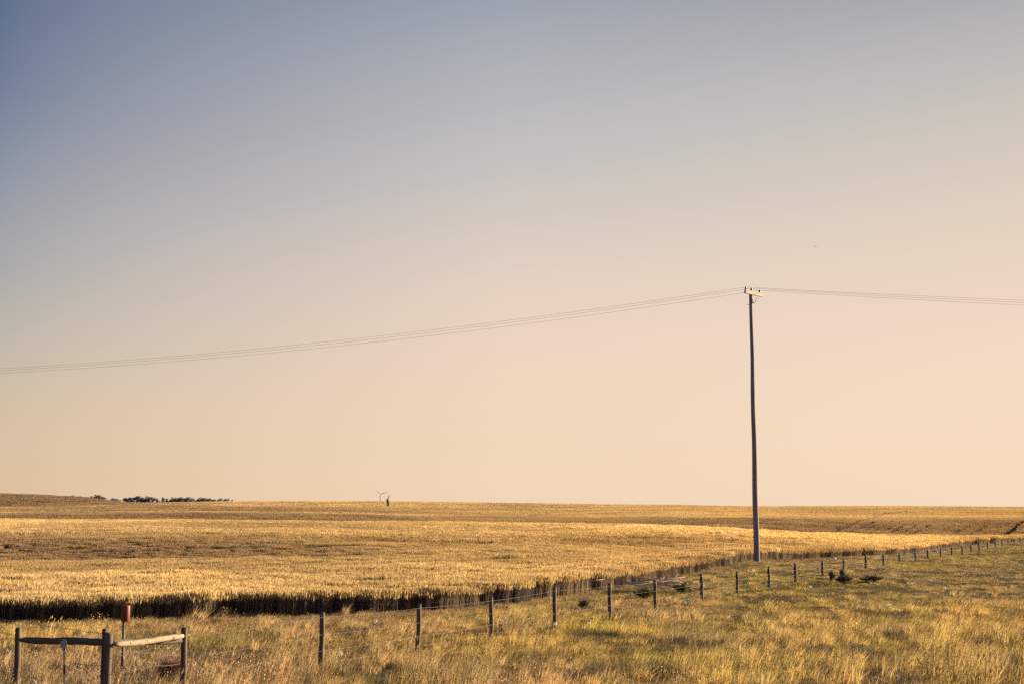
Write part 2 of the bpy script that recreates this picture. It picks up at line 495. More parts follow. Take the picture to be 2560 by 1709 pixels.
def scatter(name, protos, mats, pts, kind, rot, scl, tint, label):
    col = bpy.data.collections.new(name + '_shapes')
    for k, me in enumerate(protos):
        for m in mats[k]: me.materials.append(m)
        me.update()
        col.objects.link(bpy.data.objects.new('%s_%02d' % (name, k), me))
    n = len(pts)
    me = bpy.data.meshes.new(name)
    me.vertices.add(n); me.vertices.foreach_set('co', np.asarray(pts, np.float32).ravel())
    me.attributes.new('kind', 'INT', 'POINT').data.foreach_set('value', np.asarray(kind, np.int32))
    me.attributes.new('turn', 'FLOAT_VECTOR', 'POINT').data.foreach_set('vector', np.asarray(rot, np.float32).ravel())
    me.attributes.new('size', 'FLOAT_VECTOR', 'POINT').data.foreach_set('vector', np.asarray(scl, np.float32).ravel())
    me.attributes.new('tint', 'FLOAT_COLOR', 'POINT').data.foreach_set('color', np.concatenate([tint, np.ones((n, 1))], 1).astype(np.float32).ravel())
    o = bpy.data.objects.new(name, me); C.objects.link(o)
    o['kind'] = 'stuff'; o['label'] = label
    ng = bpy.data.node_groups.new(name + '_scatter', 'GeometryNodeTree')
    ng.interface.new_socket('Geometry', in_out='INPUT', socket_type='NodeSocketGeometry')
    ng.interface.new_socket('Geometry', in_out='OUTPUT', socket_type='NodeSocketGeometry')
    nn, ll = ng.nodes, ng.links
    gi, go = nn.new('NodeGroupInput'), nn.new('NodeGroupOutput')
    ip = nn.new('GeometryNodeInstanceOnPoints'); ci = nn.new('GeometryNodeCollectionInfo')
    ci.inputs['Collection'].default_value = col; ci.inputs['Separate Children'].default_value = True
    ci.inputs['Reset Children'].default_value = True

    def na(nm, ty):
        a = nn.new('GeometryNodeInputNamedAttribute'); a.data_type = ty; a.inputs['Name'].default_value = nm
        return [s for s in a.outputs if s.enabled and s.name == 'Attribute'][0]
    er = nn.new('FunctionNodeEulerToRotation')
    ll.new(na('turn', 'FLOAT_VECTOR'), er.inputs[0])
    ll.new(gi.outputs[0], ip.inputs['Points']); ll.new(ci.outputs[0], ip.inputs['Instance'])
    ip.inputs['Pick Instance'].default_value = True
    ll.new(na('kind', 'INT'), ip.inputs['Instance Index']); ll.new(er.outputs[0], ip.inputs['Rotation'])
    ll.new(na('size', 'FLOAT_VECTOR'), ip.inputs['Scale']); ll.new(ip.outputs[0], go.inputs[0])
    md = o.modifiers.new('scatter', 'NODES'); md.node_group = ng
    return o


def ring(y0, y1, s, half=.44, pad=4):
    """jittered points between two forward distances, inside a wedge ahead of the camera"""
    ys = np.arange(y0, y1, s)
    P = []
    for yv in ys:
        wdt = half * yv + pad
        xs = np.arange(-wdt, wdt, s)
        P.append(np.stack([xs + rng.uniform(-.5, .5, len(xs)) * s, yv + rng.uniform(-.5, .5, len(xs)) * s], 1))
    return np.concatenate(P)


def lerp3(a, b, t):
    return np.array(a)[None, :] * (1 - t[:, None]) + np.array(b)[None, :] * t[:, None]


def seg_dist(x, y, pl):
    d = np.full(x.shape, 1e9)
    for (ax, ay), (bx, by) in zip(pl[:-1], pl[1:]):
        vx, vy = bx - ax, by - ay
        t = np.clip(((x - ax) * vx + (y - ay) * vy) / (vx * vx + vy * vy), 0, 1)
        d = np.minimum(d, np.hypot(x - ax - t * vx, y - ay - t * vy))
    return d


def on_crop(u, v):
    """where the line of sight through a photo pixel meets the far crop's top (searched beyond the near crest)"""
    for y in np.arange(205, 900, .4):
        p = at(u, v, y)
        if gz(p.x, y) + CROP >= p.z: return (p.x, y)
    return (at(u, v, 600).x, 600.0)


TRAM = [[on_crop(2072, 1332), on_crop(2120, 1312), on_crop(2165, 1296), on_crop(2215, 1284), on_crop(2270, 1276)],
        [on_crop(2112, 1332), on_crop(2150, 1315), on_crop(2185, 1302)]]
ROWS = [[on_crop(u, 1333), on_crop(u + 45, 1310)] for u in (2140, 2165, 2190, 2215, 2245, 2275, 2380, 2420)]
CUT = [on_crop(2508, 1340), on_crop(2530, 1320), on_crop(2560, 1299), on_crop(2600, 1290)]


def band(v, a, b, c, d):
    return np.clip((v - a) / (b - a), 0, 1) * np.clip((d - v) / (d - c), 0, 1)


def shade_thin_mask(x, y):
    """0..1, shade on the slopes of the swells, painted by tint, plus thinner wheat"""
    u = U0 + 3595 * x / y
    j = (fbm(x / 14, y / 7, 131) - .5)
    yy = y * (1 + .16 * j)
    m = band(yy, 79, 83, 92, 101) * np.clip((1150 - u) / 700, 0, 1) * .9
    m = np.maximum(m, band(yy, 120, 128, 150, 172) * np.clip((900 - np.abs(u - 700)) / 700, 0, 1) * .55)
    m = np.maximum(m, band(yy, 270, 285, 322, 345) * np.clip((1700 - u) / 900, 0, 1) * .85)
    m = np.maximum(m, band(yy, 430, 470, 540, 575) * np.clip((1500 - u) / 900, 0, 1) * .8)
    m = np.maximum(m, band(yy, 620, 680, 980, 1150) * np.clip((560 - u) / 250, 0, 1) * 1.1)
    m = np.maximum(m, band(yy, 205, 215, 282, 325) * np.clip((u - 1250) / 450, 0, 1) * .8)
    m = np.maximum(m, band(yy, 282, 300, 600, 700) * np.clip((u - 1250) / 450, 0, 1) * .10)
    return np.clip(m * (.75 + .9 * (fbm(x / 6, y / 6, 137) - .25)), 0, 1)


def wheat():
    sets = []
    for (y0, y1, s, k) in ((38, 100, .42, 0), (38, 165, .24, 5), (100, 224, .95, 1), (224, 345, .62, 2), (340, 620, 2.6, 3), (620, 1500, 5.5, 4)):
        p = ring(y0, y1, s, half=.42)
        x, y = p[:, 0], p[:, 1]
        e = edge_y(x, y)
        keep = y > e + (.25 if k == 5 else .1)
        if k == 5: keep &= y < e + 1.4 + y * .012
        x, y = x[keep], y[keep]
        low = np.ones(len(x))
        if k in (2, 3):
            for t in TRAM: low = np.where(seg_dist(x, y, t) < (.7 if k == 2 else 1.6), .05, low)
            for t in ROWS: low = np.where(seg_dist(x, y, t) < .42, np.minimum(low, .12), low)
            low = np.where(seg_dist(x, y, CUT) < .6, .82, low)
        th = shade_thin_mask(x, y)
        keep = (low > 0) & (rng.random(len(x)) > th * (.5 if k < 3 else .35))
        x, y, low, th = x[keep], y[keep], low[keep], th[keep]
        kk = np.full(len(x), k * 2) + rng.integers(0, 2, len(x))
        sets.append((x, y, kk, low, th))
    x, y, k, low, th = (np.concatenate([a[i] for a in sets]) for i in range(5))
    n = len(x)
    z = ground_z(x, y)
    n1 = fbm(x / 26, y / 26, 21); n2 = fbm(x / 5, y / 5, 31); n3 = fbm(x / 1.2, y / 1.2, 41, 2)
    t = np.clip((n1 - .5) * 1.6 + (n2 - .5) * 1.0 + (n3 - .5) * .6 + .55, 0, 1)
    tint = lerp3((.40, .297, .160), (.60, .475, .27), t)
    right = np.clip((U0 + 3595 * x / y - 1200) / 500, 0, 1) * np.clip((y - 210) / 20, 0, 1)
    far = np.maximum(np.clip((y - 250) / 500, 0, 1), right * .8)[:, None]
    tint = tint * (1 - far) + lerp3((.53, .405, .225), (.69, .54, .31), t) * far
    sunlit = (1 + .08 * np.clip((U0 + 3595 * x / y - 1250) / 500, 0, 1) * np.clip((260 - y) / 40, 0, 1) + .10 * np.clip((y - 105) / 20, 0, 1) * np.clip((230 - y) / 30, 0, 1))[:, None]  # bright grazing sunlight on the near swell put into the tint
    tint = np.minimum(tint * sunlit, .85)
    tint = tint * (1 - th[:, None] * .85) + np.array((.35, .25, .16)) * th[:, None] * .85  # slope shade painted into the wheat colour
    tint = np.where((low == .82)[:, None], np.array((.11, .075, .05)), tint)      # shadow side of a bank, painted as a dark crop strip
    tint *= rng.uniform(.86, 1.14, (n, 1))
    hs = .98 + .30 * (n1 - .5) + .40 * (n2 - .5) + .35 * (n3 - .5) + rng.uniform(-.06, .06, n)
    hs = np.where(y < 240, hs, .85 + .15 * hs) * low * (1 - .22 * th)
    rot = np.stack([np.zeros(n), np.zeros(n), rng.choice([-.25, 0, .25], n) + rng.uniform(-.3, .3, n)], 1)
    sx = np.ones(n)
    scl = np.stack([sx, sx, hs], 1)
    P, X = [], []
    spec = [(.6, 120, .52, .70, .011, (.13, .029)), (1.4, 160, .52, .70, .022, (.16, .056)), (.8, 30, .52, .70, .04, (.20, .11)),
            (4.0, 170, .50, .68, .085, (.24, .20)), (8.0, 210, .48, .66, .18, (.26, .38)), (.5, 95, .50, .68, .014, (.13, .029))]
    for i, (pa, nb, h0, h1, wd, hd) in enumerate(spec):
        for q in range(2):
            P.append(proto('wheat', pa, nb, h0, h1, wd, .10, hd, leaf=(1, 1, 0, 0, 0, 3)[i], seed=100 + i * 2 + q)); X.append([M['stem' if i == 5 else 'stalk'], M['ear']])
    scatter('wheat_field', P, X, np.stack([x, y, z - .02], 1), k, rot, scl, tint, 'golden ripened wheat covering the rolling field behind the fence')


def meadow():
    sets = []
    # low carpet (0) and the tussocks standing in it (1)
    for (y0, y1, s, lay) in ((20, 40, .26, 0), (40, 62, .34, 0), (62, 100, .50, 0), (100, 175, .70, 0),
                             (20, 40, .40, 1), (40, 62, .47, 1), (62, 100, .58, 1), (100, 175, .80, 1)):
        p = ring(y0, y1, s, half=.42)
        x, y = p[:, 0], p[:, 1]
        e = edge_y(x, y)
        keep = (y < e + .4) & (y > 20)
        x, y, e = x[keep], y[keep], e[keep]
        sets.append((x, y, e, np.full(len(x), s / (.26 if lay == 0 else .38)), np.full(len(x), lay)))
    x, y, e, big, lay = (np.concatenate([a[i] for a in sets]) for i in range(5))
    n = len(x)
    tus = lay == 1
    z = ground_z(x, y)
    n1 = fbm(x / 4.5, y / 9, 51); n2 = fbm(x / 1.1, y / 1.6, 61, 2); n3 = fbm(x / 14, y / 14, 71); n4 = fbm(x / 2.4, y / 3.2, 81)
    n5 = fbm(x / 3.0, y / 5.0, 95); n6 = fbm(x / .75, y / .9, 105, 2)
    n7 = fbm(x / .8 + 40, y / .95, 115, 2); n8 = fbm(x / 7, y / 7, 117, 2)
    fence_y = 64440.0 / np.maximum(3016 - (U0 + 3595 * x / y), 60)            # distance of the fence line at this azimuth
    nearf = np.exp(-((y - fence_y * .93) / (fence_y * .17)) ** 2)               # yellow-green grass along the fence
    straw, olive, pink, green, dull = (.60, .41, .16), (.57, .43, .105), (.52, .35, .19), (.37, .31, .10), (.32, .23, .14)
    g = np.clip((n1 - .40) * 3.0, 0, 1) * (.38 + .62 * nearf)
    tint = lerp3(straw, pink, np.clip((n3 - .35) * 2.2 + (n2 - .5) * .8 + np.clip((34 - y) / 14, -.2, .45), 0, 1))
    tint = tint * (1 - g[:, None]) + np.array(olive) * g[:, None]
    dk = np.clip((n4 - .52) * 4.0, 0, 1) * .6
    tint = tint * (1 - dk[:, None]) + np.array(dull) * dk[:, None]
    gr = np.clip((n5 - .62) * 6, 0, 1) * .5
    tint = tint * (1 - gr[:, None]) + np.array(green) * gr[:, None]
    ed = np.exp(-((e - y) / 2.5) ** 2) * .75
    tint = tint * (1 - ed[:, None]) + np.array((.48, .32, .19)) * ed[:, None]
    tint *= np.where(tus, rng.uniform(.56, 1.18, n), rng.uniform(.36, .66, n))[:, None] * rng.uniform(.96, 1.04, (n, 3))  # carpet darkened, painting in the shade between tussocks
    kind = np.where(rng.random(n) < .74, rng.integers(1, 4, n), rng.integers(4, 6, n))
    kind = np.where(tus & (rng.random(n) < .30 * np.clip((42 - y) / 12, 0, 1)), 5, kind)
    wd = tus & (n7 + .35 * (n8 - .5) > .64 - .035 * np.clip(x / 8, -1, 1)) & (y < e - 2.5)
    kind = np.where(wd, 6, kind)
    kind = np.where(tus, kind, 0)
    tint = np.where(wd[:, None], np.array((.13, .105, .07)) * rng.uniform(.75, 1.25, (n, 1)), tint)  # dark hollows: tussock shadows painted as a dark tint
    hs = (.70 + .9 * (n1 - .5) + 1.3 * (n2 - .5) + 1.0 * (n6 - .5) + .5 * (n4 - .5)) * rng.uniform(.55, 1.35, n)
    hs = np.clip(hs, .22, 1.35)
    stray = rng.random(n) < .10                                                  # stray tall tufts against the crop edge
    hs *= np.where(stray, 1.15, 1 - .6 * np.clip(1 - (e - y) / (3.0 + y * .06), 0, 1))
    hs = np.where(wd, rng.uniform(.5, 1.1, n), hs)
    hs = np.where(tus, hs, rng.uniform(.7, 1.3, n))
    hs *= np.clip(1.45 - y / 50, .24, 1)
    sx = big * rng.uniform(.8, 1.25, n)
    rot = np.stack([rng.normal(0, .07, n), rng.normal(.06, .08, n), rng.uniform(-.7, .7, n)], 1)
    scl = np.stack([sx, sx, hs], 1)
    P = [proto('grass', .34, 44, .07, .19, .011, .25, None, seed=9, fan=.3),
         proto('grass', .20, 46, .24, .56, .012, .26, None, seed=1, fan=.75), proto('grass', .26, 52, .18, .50, .011, .34, None, seed=2, fan=.8),
         proto('grass', .16, 38, .32, .66, .011, .22, None, seed=3, fan=.6), proto('grass', .22, 26, .36, .68, .009, .28, (.085, .020), leaf=1, seed=4, fan=.5),
         proto('grass', .30, 22, .26, .54, .007, .18, (.035, .026), leaf=2, seed=5, fan=.6), proto('grass', .34, 40, .16, .36, .018, .1, None, leaf=2, seed=6, fan=.6)]
    X = [[M['blade'], M['seed']]] * 7
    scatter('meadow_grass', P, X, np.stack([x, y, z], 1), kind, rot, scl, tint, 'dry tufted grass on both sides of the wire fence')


wheat()
meadow()


# ------------------------------------------------------------------ utility pole and its wires
PB = at(1892, 1400, 80.0); PB.z = gz(PB.x, PB.y)
PT = at(1877, 735, 80.0)
ARM = Vector((.64, .77, 0)).normalized()
pole = empty('utility_pole', PB, 'tall grey wooden utility pole with one pale crossarm standing at the wheat edge', 'utility pole')
H = PT.z - PB.z
mb = MB()
nz = 26
mb.tube([((PT.x - PB.x) * i / nz + .012 * math.sin(i * .7), .01 * math.sin(i * .9), -.6 + (H + .6) * i / nz) for i in range(nz + 1)],
        [.175 - .085 * i / nz for i in range(nz + 1)], 18, wob=.012)
mb.build('shaft', M['pole'], pole)
top = Vector((PT.x - PB.x, 0, H))
NRM = Vector((.77, -.64, 0)).normalized()
A0 = at(1862, 731, 80.0) - PB; A0.y = 0
ac = top + NRM * .15 + Vector((0, 0, -.05))
a_near, a_far = -.90, 1.02
q = Matrix((ARM, NRM, Vector((0, 0, 1)))).transposed()
MB().box(ac + ARM * (a_near + a_far) / 2 + Vector((0, 0, .07)), a_far - a_near, .11, .20, q).build('crossarm', M['arm'], pole, .008)
arm_z = ac.z + .07 + .10
ins = []
for t in (-.80, -.19, .74):
    p = ac + ARM * t
    m_ = MB().tube([(0, 0, -.02), (0, 0, .07)], .016, 8, 1)
    m_.lathe([(.0, .055), (.045, .05), (.068, .07), (.07, .09), (.042, .10), (.048, .115), (.058, .13), (.034, .14), (.034, .155), (.044, .165), (.03, .18), (0, .184)], 14)
    o = m_.build('insulator', [M['porcelain'], M['iron']], pole)
    o.location = (p.x, p.y, arm_z)
    ins.append(PB + Vector((p.x, p.y, arm_z + .158)))
for t in (-.02, .48):
    b0 = ac + ARM * t + Vector((0, 0, -.03)) + NRM * .075
    b1 = top + NRM * .16 + ARM * (-.03 if t < 0 else .12) + Vector((0, 0, -.52))
    if t < 0: b0 = ac + ARM * (-.35) + Vector((0, 0, -.03)) + NRM * .075
    MB().tube([b0, b1], .016, 6).build('brace', M['iron'], pole)
MB().tube([top + ARM * .14 + NRM * .17 + Vector((0, 0, -.52)), top + NRM * .08 + ARM * -.05 + Vector((0, 0, -.52))], .03, 8).build('brace_bracket', M['iron'], pole)
MB().tube([top + Vector((-.26, 0, -.62)), top + Vector((.02, 0, -.62))], .012, 6).build('bolt', M['iron'], pole)

DL, DR = Vector((-.93, .36, 0)).normalized(), Vector((.995, .10, 0)).normalized()
names = ['thin power wire on the near end insulator, topmost of the three in the sky',
         'thin power wire on the middle insulator above the pole top, between the other two',
         'thin power wire on the far end insulator, lowest of the three at the pole']
for k, p in enumerate(ins):
    pts = []
    for d, span, sag in ((DL, 106.0, 2.30 + .06 * k), (DR, 100.0, .95 + .12 * k)):
        seg = []
        for i in range(61):
            t = i / 60.0
            seg.append(p + d * (span * t) + Vector((0, 0, -4 * sag * t * (1 - t) + (-.9 * t if d is DL else 0))))
        pts = seg[::-1][:-1] + seg if d is DR and False else (pts + seg if not pts else pts[::-1][:-1] + seg)
    o = MB().tube(pts, .0062, 6).build('power_wire', M['cable'])
    tag(o, names[k], 'power line', 'wires strung on the utility pole')

# ------------------------------------------------------------------ wire fence
POSTS = [(806, 1531.5), (1048.7, 1511), (1228, 1493.5), (1386.5, 1468.5), (1524, 1458), (1637, 1450), (1753, 1434.5), (1842.5, 1428),
         (1922, 1416), (1988, 1407.7), (2055.6, 1402), (2109, 1397.6), (2164, 1386), (2208, 1384), (2248.5, 1382.6), (2288, 1378), (2319, 1373),
         (2351, 1367.6), (2379, 1366), (2405, 1365), (2427, 1361), (2447.5, 1355.5), (2469, 1355), (2488, 1352.6), (2505, 1349.5), (2520.5, 1348),
         (2535, 1346), (2550.5, 1343), (2563, 1341), (2575, 1340), (2586, 1339)]
fo = at(806, 1650, 29.2)
fence = empty('wire_fence', (fo.x, fo.y, 0), 'long wire fence of dark weathered posts running from the corner posts towards the right', 'fence')
tops = []
for i, (u, v) in enumerate(POSTS):
    y = 64440.0 / (3016 - u)
    t = at(u, v, y)
    g = gz(t.x, y)
    hgt = t.z - g
    r = .050 + .012 * random.random() + .00008 * y
    if i == 25: r = .028
    lx, ly = random.gauss(0, .012), random.gauss(0, .012)
    if i == 1: lx = .045
    m_ = MB()
    nb = 8
    m_.tube([(-lx * hgt * (1 - j / nb) + .006 * math.sin(j * 1.3 + i), -ly * hgt * (1 - j / nb), -.35 + (hgt + .35) * j / nb) for j in range(nb + 1)],
            [r * (1.06 - .12 * j / nb) * (1 + .03 * math.sin(j * 2.1 + i)) for j in range(nb)] + [r * .9], 12, wob=.035)
    # slightly sloped, chamfered top
    tz = hgt
    m_.lathe([(r * .93, 0), (r * .8, .018), (0, .026)], 12, (0, 0, tz - .003))
    o = m_.build('fence_post', M['post'], fence)
    o.location = Vector((t.x, y, g)) - fence.location
    tops.append((Vector((t.x, y, g)), hgt, r))
ND = Vector((.43, -.9, 0)).normalized()

# corner brace posts
def post_pt(u, v, y):
    p = at(u, v, y); g = gz(p.x, y); return Vector((p.x, y, g)), p.z - g


c460, h460 = post_pt(460, 1570, 25.2)
c268, h268 = post_pt(271, 1583, 23.4)
c45, h45 = post_pt(45, 1570, 26.4)


def strand(pts, sag, rad, seed):
    rr_ = random.Random(seed); out_ = []
    for a, b in zip(pts[:-1], pts[1:]):
        for j in range(8):
            t = j / 8
            out_.append(a.lerp(b, t) + Vector((0, 0, -sag * 4 * t * (1 - t) + rr_.uniform(-.004, .004))))
    out_.append(pts[-1])
    return out_


for k, fr in enumerate((.94, .66, .40, .20)):
    pts = [c460 + Vector((.07, 0, h460 * (fr - .06)))] + [b + ND * (r + .004) + Vector((0, 0, hh * fr)) for b, hh, r in tops]
    m_ = MB().tube(strand(pts, .02, .0, k), .0016, 5)
    rr_ = random.Random(k)
    for a, b in zip(pts[:12], pts[1:13]):                       # barbs
        nbarb = 14
        for j in range(1, nbarb):
            t = j / nbarb
            c = a.lerp(b, t) + Vector((0, 0, -.02 * 4 * t * (1 - t)))
            an = rr_.uniform(0, 3.1)
            d = Vector((math.cos(an) * .5, math.cos(an) * .3, math.sin(an))) * .010
            m_.tube([c - d, c + d], .0013, 4, caps=False)
    o = m_.build('fence_wire', M['wire'])
    o.parent = fence
    o.location = -fence.location

corner = empty('fence_corner', c268, 'wooden fence corner of three round posts joined by dark and pale rails', 'fence')


def round_post(name, base, h, r, seed, notch=False, lean=0.0):
    m_ = MB(); nb = 10
    rr_ = random.Random(seed)
    m_.tube([(lean * j / nb + .006 * math.sin(j + seed), .005 * math.sin(j * 1.7 + seed), -.4 + (h + .4) * j / nb) for j in range(nb + 1)],
            [r * (1.08 - .12 * j / nb) * (1 + .02 * math.sin(j * 1.9 + seed)) for j in range(nb + 1)], 16, wob=.02)
    m_.lathe([(r * .94, 0), (r * .80, .02), (0, .03)], 16, (lean, 0, h - .004))
    o = m_.build(name, M['post'], corner)
    o.location = base - c268
    return o


round_post('corner_post', c460, h460, .056, 2, lean=.01)
round_post('corner_post', c268, h268, .070, 5)
round_post('corner_post', c45, h45, .056, 8, lean=.012)
# the stub of a second, slimmer post behind the middle one
s0 = at(262, 1572, 23.53)
m_ = MB().tube([(0, 0, -.4), (0, 0, s0.z - gz(s0.x, s0.y))], [.05, .044], 12, wob=.03)
m_.lathe([(.043, 0), (.034, .012), (0, .016)], 12, (0, 0, s0.z - gz(s0.x, s0.y) - .002))
o = m_.build('corner_post', M['post'], corner); o.location = Vector((s0.x, s0.y, gz(s0.x, s0.y))) - c268


def rail(name, a, b, r0, r1, m, seed, knots=0):
    m_ = MB(); nb = 18; rr_ = random.Random(seed)
    pts, rd = [], []
    for j in range(nb + 1):
        t = j / nb
        pts.append(a.lerp(b, t) + Vector((0, 0, .010 * math.sin(t * 5 + seed))) + Vector((rr_.gauss(0, .002), rr_.gauss(0, .002), rr_.gauss(0, .003))))
        rd.append((r0 + (r1 - r0) * t) * (1 + .05 * math.sin(t * 17 + seed) + (.10 if knots and j in (7, 8) else 0)) * (.55 if j in (0, nb) else .85 if j in (1, nb - 1) else 1))
    m_.tube(pts, rd, 14, wob=.03)
    if knots:
        for t in (.43, .2, .66, .82):
            c = a.lerp(b, t) + Vector((.05, -.02, .005)).normalized() * (r0 * .98)
            m_.tube([c, c + Vector((.93, -.36, 0)) * .012], [.016, .009], 8, 1)
    o = m_.build(name, [m, M['twig']], corner)
    o.location = -c268
    return o


pr_a, pr_b = at(279, 1610, 23.4), at(452, 1590, 25.1)
fr_off = Vector((.93, -.36, 0)) * .045
rail('rail', pr_a + fr_off, pr_b + fr_off, .048, .052, M['peeled'], 3, 1)
tag(corner.children[-1], 'pale peeled rail lit by the sun')
rail('rail', at(274, 1603, 23.5), at(462, 1602, 25.25), .05, .05, M['rail'], 9)
rail('rail', at(50, 1597, 26.3), at(268, 1606, 23.5), .058, .062, M['rail'], 4)
for k, (p0, p1, p2) in enumerate(((at(-260, 1510, 32), at(0, 1546, 27.5), at(262, 1583, 23.5)), (at(-300, 1528, 31), at(0, 1579, 26.9), at(45, 1586, 26.3)),
                                  (at(285, 1626, 23.4), at(370, 1631, 24.3), at(452, 1638, 25.1)), (at(165, 1653, 24.7), at(215, 1660, 24.0), at(270, 1662, 23.4)),
                                  (at(290, 1640, 23.4), at(380, 1620, 24.3), at(452, 1617, 25.15)), (at(290, 1681, 23.4), at(380, 1664, 24.3), at(452, 1658, 25.15)))):
    o = MB().tube(strand([p0, p1, p2], .01, 0, k), .0045, 5).build('fence_wire', M['iron'], corner)
    o.location = -c268

# ------------------------------------------------------------------ marker stakes
p, h = post_pt(167, 1597, 24.0)
st = empty('marker_stake', p, 'slim dark steel stake with a small pale square tag in front of the left rail', 'stake')
m_ = MB(); m_.box((0, 0, h / 2 - .15), .034, .006, h + .3); m_.box((0, -.014, h / 2 - .15), .006, .022, h + .3)
m_.build('stake', M['iron'], st); st.rotation_euler = (0, R(-2.3), 0)
o = MB().box((.0, -.034, h - .075), .105, .004, .112).build('tag_plate', M['plate'], st, .001)
p, h = post_pt(310, 1512, 28.0)
st = empty('marker_post', p, 'slim post topped by an upright orange tube marker behind the corner rails', 'marker post')
MB().tube([(0, 0, -.3), (0.004, 0, h - .2)], [.028, .026], 12, wob=.01).build('post', M['iron'], st)
hp = at(314.5, 1512, 28.0) - p
hz = 39 * 28 / FOC
m_ = MB(); m_.lathe([(.02, hp.z - hz), (.080, hp.z - hz), (.084, hp.z - hz + .01), (.084, hp.z - .012), (.078, hp.z), (0, hp.z + .004)], 28, (hp.x, 0, 0))
m_.build('marker_tube', M['orange'], st)


# ------------------------------------------------------------------ trees on the ridge
def tree_parts(seed, w_, h_, leaf, nleaf):
    r = random.Random(seed)
    t = MB()
    t.tube([(0, 0, -.5), (r.uniform(-.1, .1), 0, h_ * .3), (r.uniform(-.2, .2), r.uniform(-.2, .2), h_ * .65)], [.22, .17, .07], 7)
    for k in range(6):
        a = k * 1.05 + r.uniform(-.3, .3)
        e = Vector((math.cos(a) * w_ * .36, math.sin(a) * w_ * .36, h_ * r.uniform(.5, .85)))
        t.tube([(0, 0, h_ * r.uniform(.12, .35)), e * .6, e], [.10, .06, .02], 5)
    c = MB()
    cl = []
    for k in range(16):
        a, q = r.uniform(0, 6.28), math.sqrt(r.random())
        hh = r.uniform(.15, .92)
        wr = w_ * .44 * (1 - .75 * max(0, hh - .45) ** 1.1)
        cl.append((Vector((math.cos(a) * q * wr, math.sin(a) * q * wr, h_ * hh)), r.uniform(.14, .24) * min(w_, h_)))
    for k in range(nleaf):
        ce, cr = cl[r.randrange(len(cl))]
        d = Vector((r.gauss(0, 1), r.gauss(0, 1), r.gauss(0, 1))).normalized() * cr * r.random() ** .4
        p_ = ce + d
        if p_.z < .1: p_.z = .1 + r.random() * .3
        a = Vector((r.gauss(0, 1), r.gauss(0, 1), r.gauss(0, 1))).normalized() * leaf
        b = Vector((r.gauss(0, 1), r.gauss(0, 1), r.gauss(0, 1))).normalized() * leaf * .7
        c.add([p_ - a, p_ + b, p_ + a * .9, p_ - b * .8], [(0, 1, 2, 3)], 0, False)
    return t.mesh('trunk', M['bark']), c.mesh('crown', M['tree'])


VAR = [tree_parts(40 + k, 6.4, 5.4, .42, 900) for k in range(4)]


def tree(u, wpx, top_v, y, label, k, name='windbreak_tree'):
    """a tree whose crown top meets photo row top_v, wpx photo pixels wide"""
    p = at(u, top_v, y)
    g = gz(p.x, y)
    hh = p.z - g
    ww = wpx * y / FOC
    t = empty(name, (p.x, y, g), label, 'tree', 'small trees along the left ridge', random.uniform(0, 6))
    for nm, me in zip(('trunk', 'crown'), VAR[k % 4]):
        o = bpy.data.objects.new(nm, me); C.objects.link(o); o.parent = t
        o.scale = (ww / 6.4 * 1.45, ww / 6.4 * 1.45, max(hh, .8) / 5.2)


TREES = [(180, 12, 1237.5, 1010, 'tiny low bush furthest left on the skyline of the left hill'),
         (199, 10, 1239.5, 1010, 'tiny low bush just right of the leftmost bush on the left hill'),
         (231, 14, 1240, 1010, 'low left part tree of the dark clump on the left hill slope'),
         (246, 20, 1237.5, 1010, 'tallest rounded tree of the dark clump on the left hill slope'),
         (258, 12, 1243, 1010, 'lowest tree at the right end of the clump on the left hill'),
         (284, 14, 1245, 1040, 'small flat bush between the hill clump and the long tree row'),
         (295, 12, 1246.5, 1040, 'small faint bush next to the left end of the long tree row'),
         (314, 16, 1245, 1100, 'small rounded tree at the left end of the long dark tree row'),
         (326, 14, 1243, 1100, 'second tree from the left end of the long dark tree row'),
         (342, 22, 1240, 1100, 'tallest tree of the long dark row near its left end'),
         (358, 16, 1243.5, 1100, 'tree filling the dip right of the tallest tree in the row'),
         (373, 22, 1242, 1100, 'broad rounded tree in the dense left half of the dark row'),
         (390, 18, 1245, 1100, 'lower tree sloping off at the right of the dense left half of the row'),
         (408, 9, 1243, 1100, 'slim upright tree standing alone in the gap of the dark row'),
         (420, 14, 1246, 1100, 'low tree just right of the gap in the long dark row'),
         (437, 18, 1244.5, 1100, 'fifth tree right of the slim lone tree gap, low and spreading'),
         (455, 20, 1243.5, 1100, 'rounded tree at the middle of the right half of the row'),
         (474, 22, 1243, 1100, 'tallest tree of the right half of the long dark row'),
         (492, 14, 1247, 1100, 'low tree in the dip of the right half of the row'),
         (508, 20, 1244.5, 1100, 'broad tree after the dip towards the right end of the row'),
         (525, 16, 1246, 1100, 'second tree from the right end of the long dark row'),
         (536, 12, 1248, 1100, 'small tree closing the right end of the long dark row'),
         (553, 18, 1245.5, 1100, 'flat dome shaped tree standing just off the right end of the row'),
         (566, 14, 1247, 1100, 'lower right half of the flat dome shaped pair off the row end'),
         (580, 8, 1249, 1100, 'tiny isolated bush furthest right of all ridge trees')]
TREES[15] = (437, 18, 1244.5, 1100, 'low spreading tree between the slim lone tree and the row middle')
for i, (u, wp, v, y, lb) in enumerate(TREES):
    tree(u, wp, v, y, lb, i)

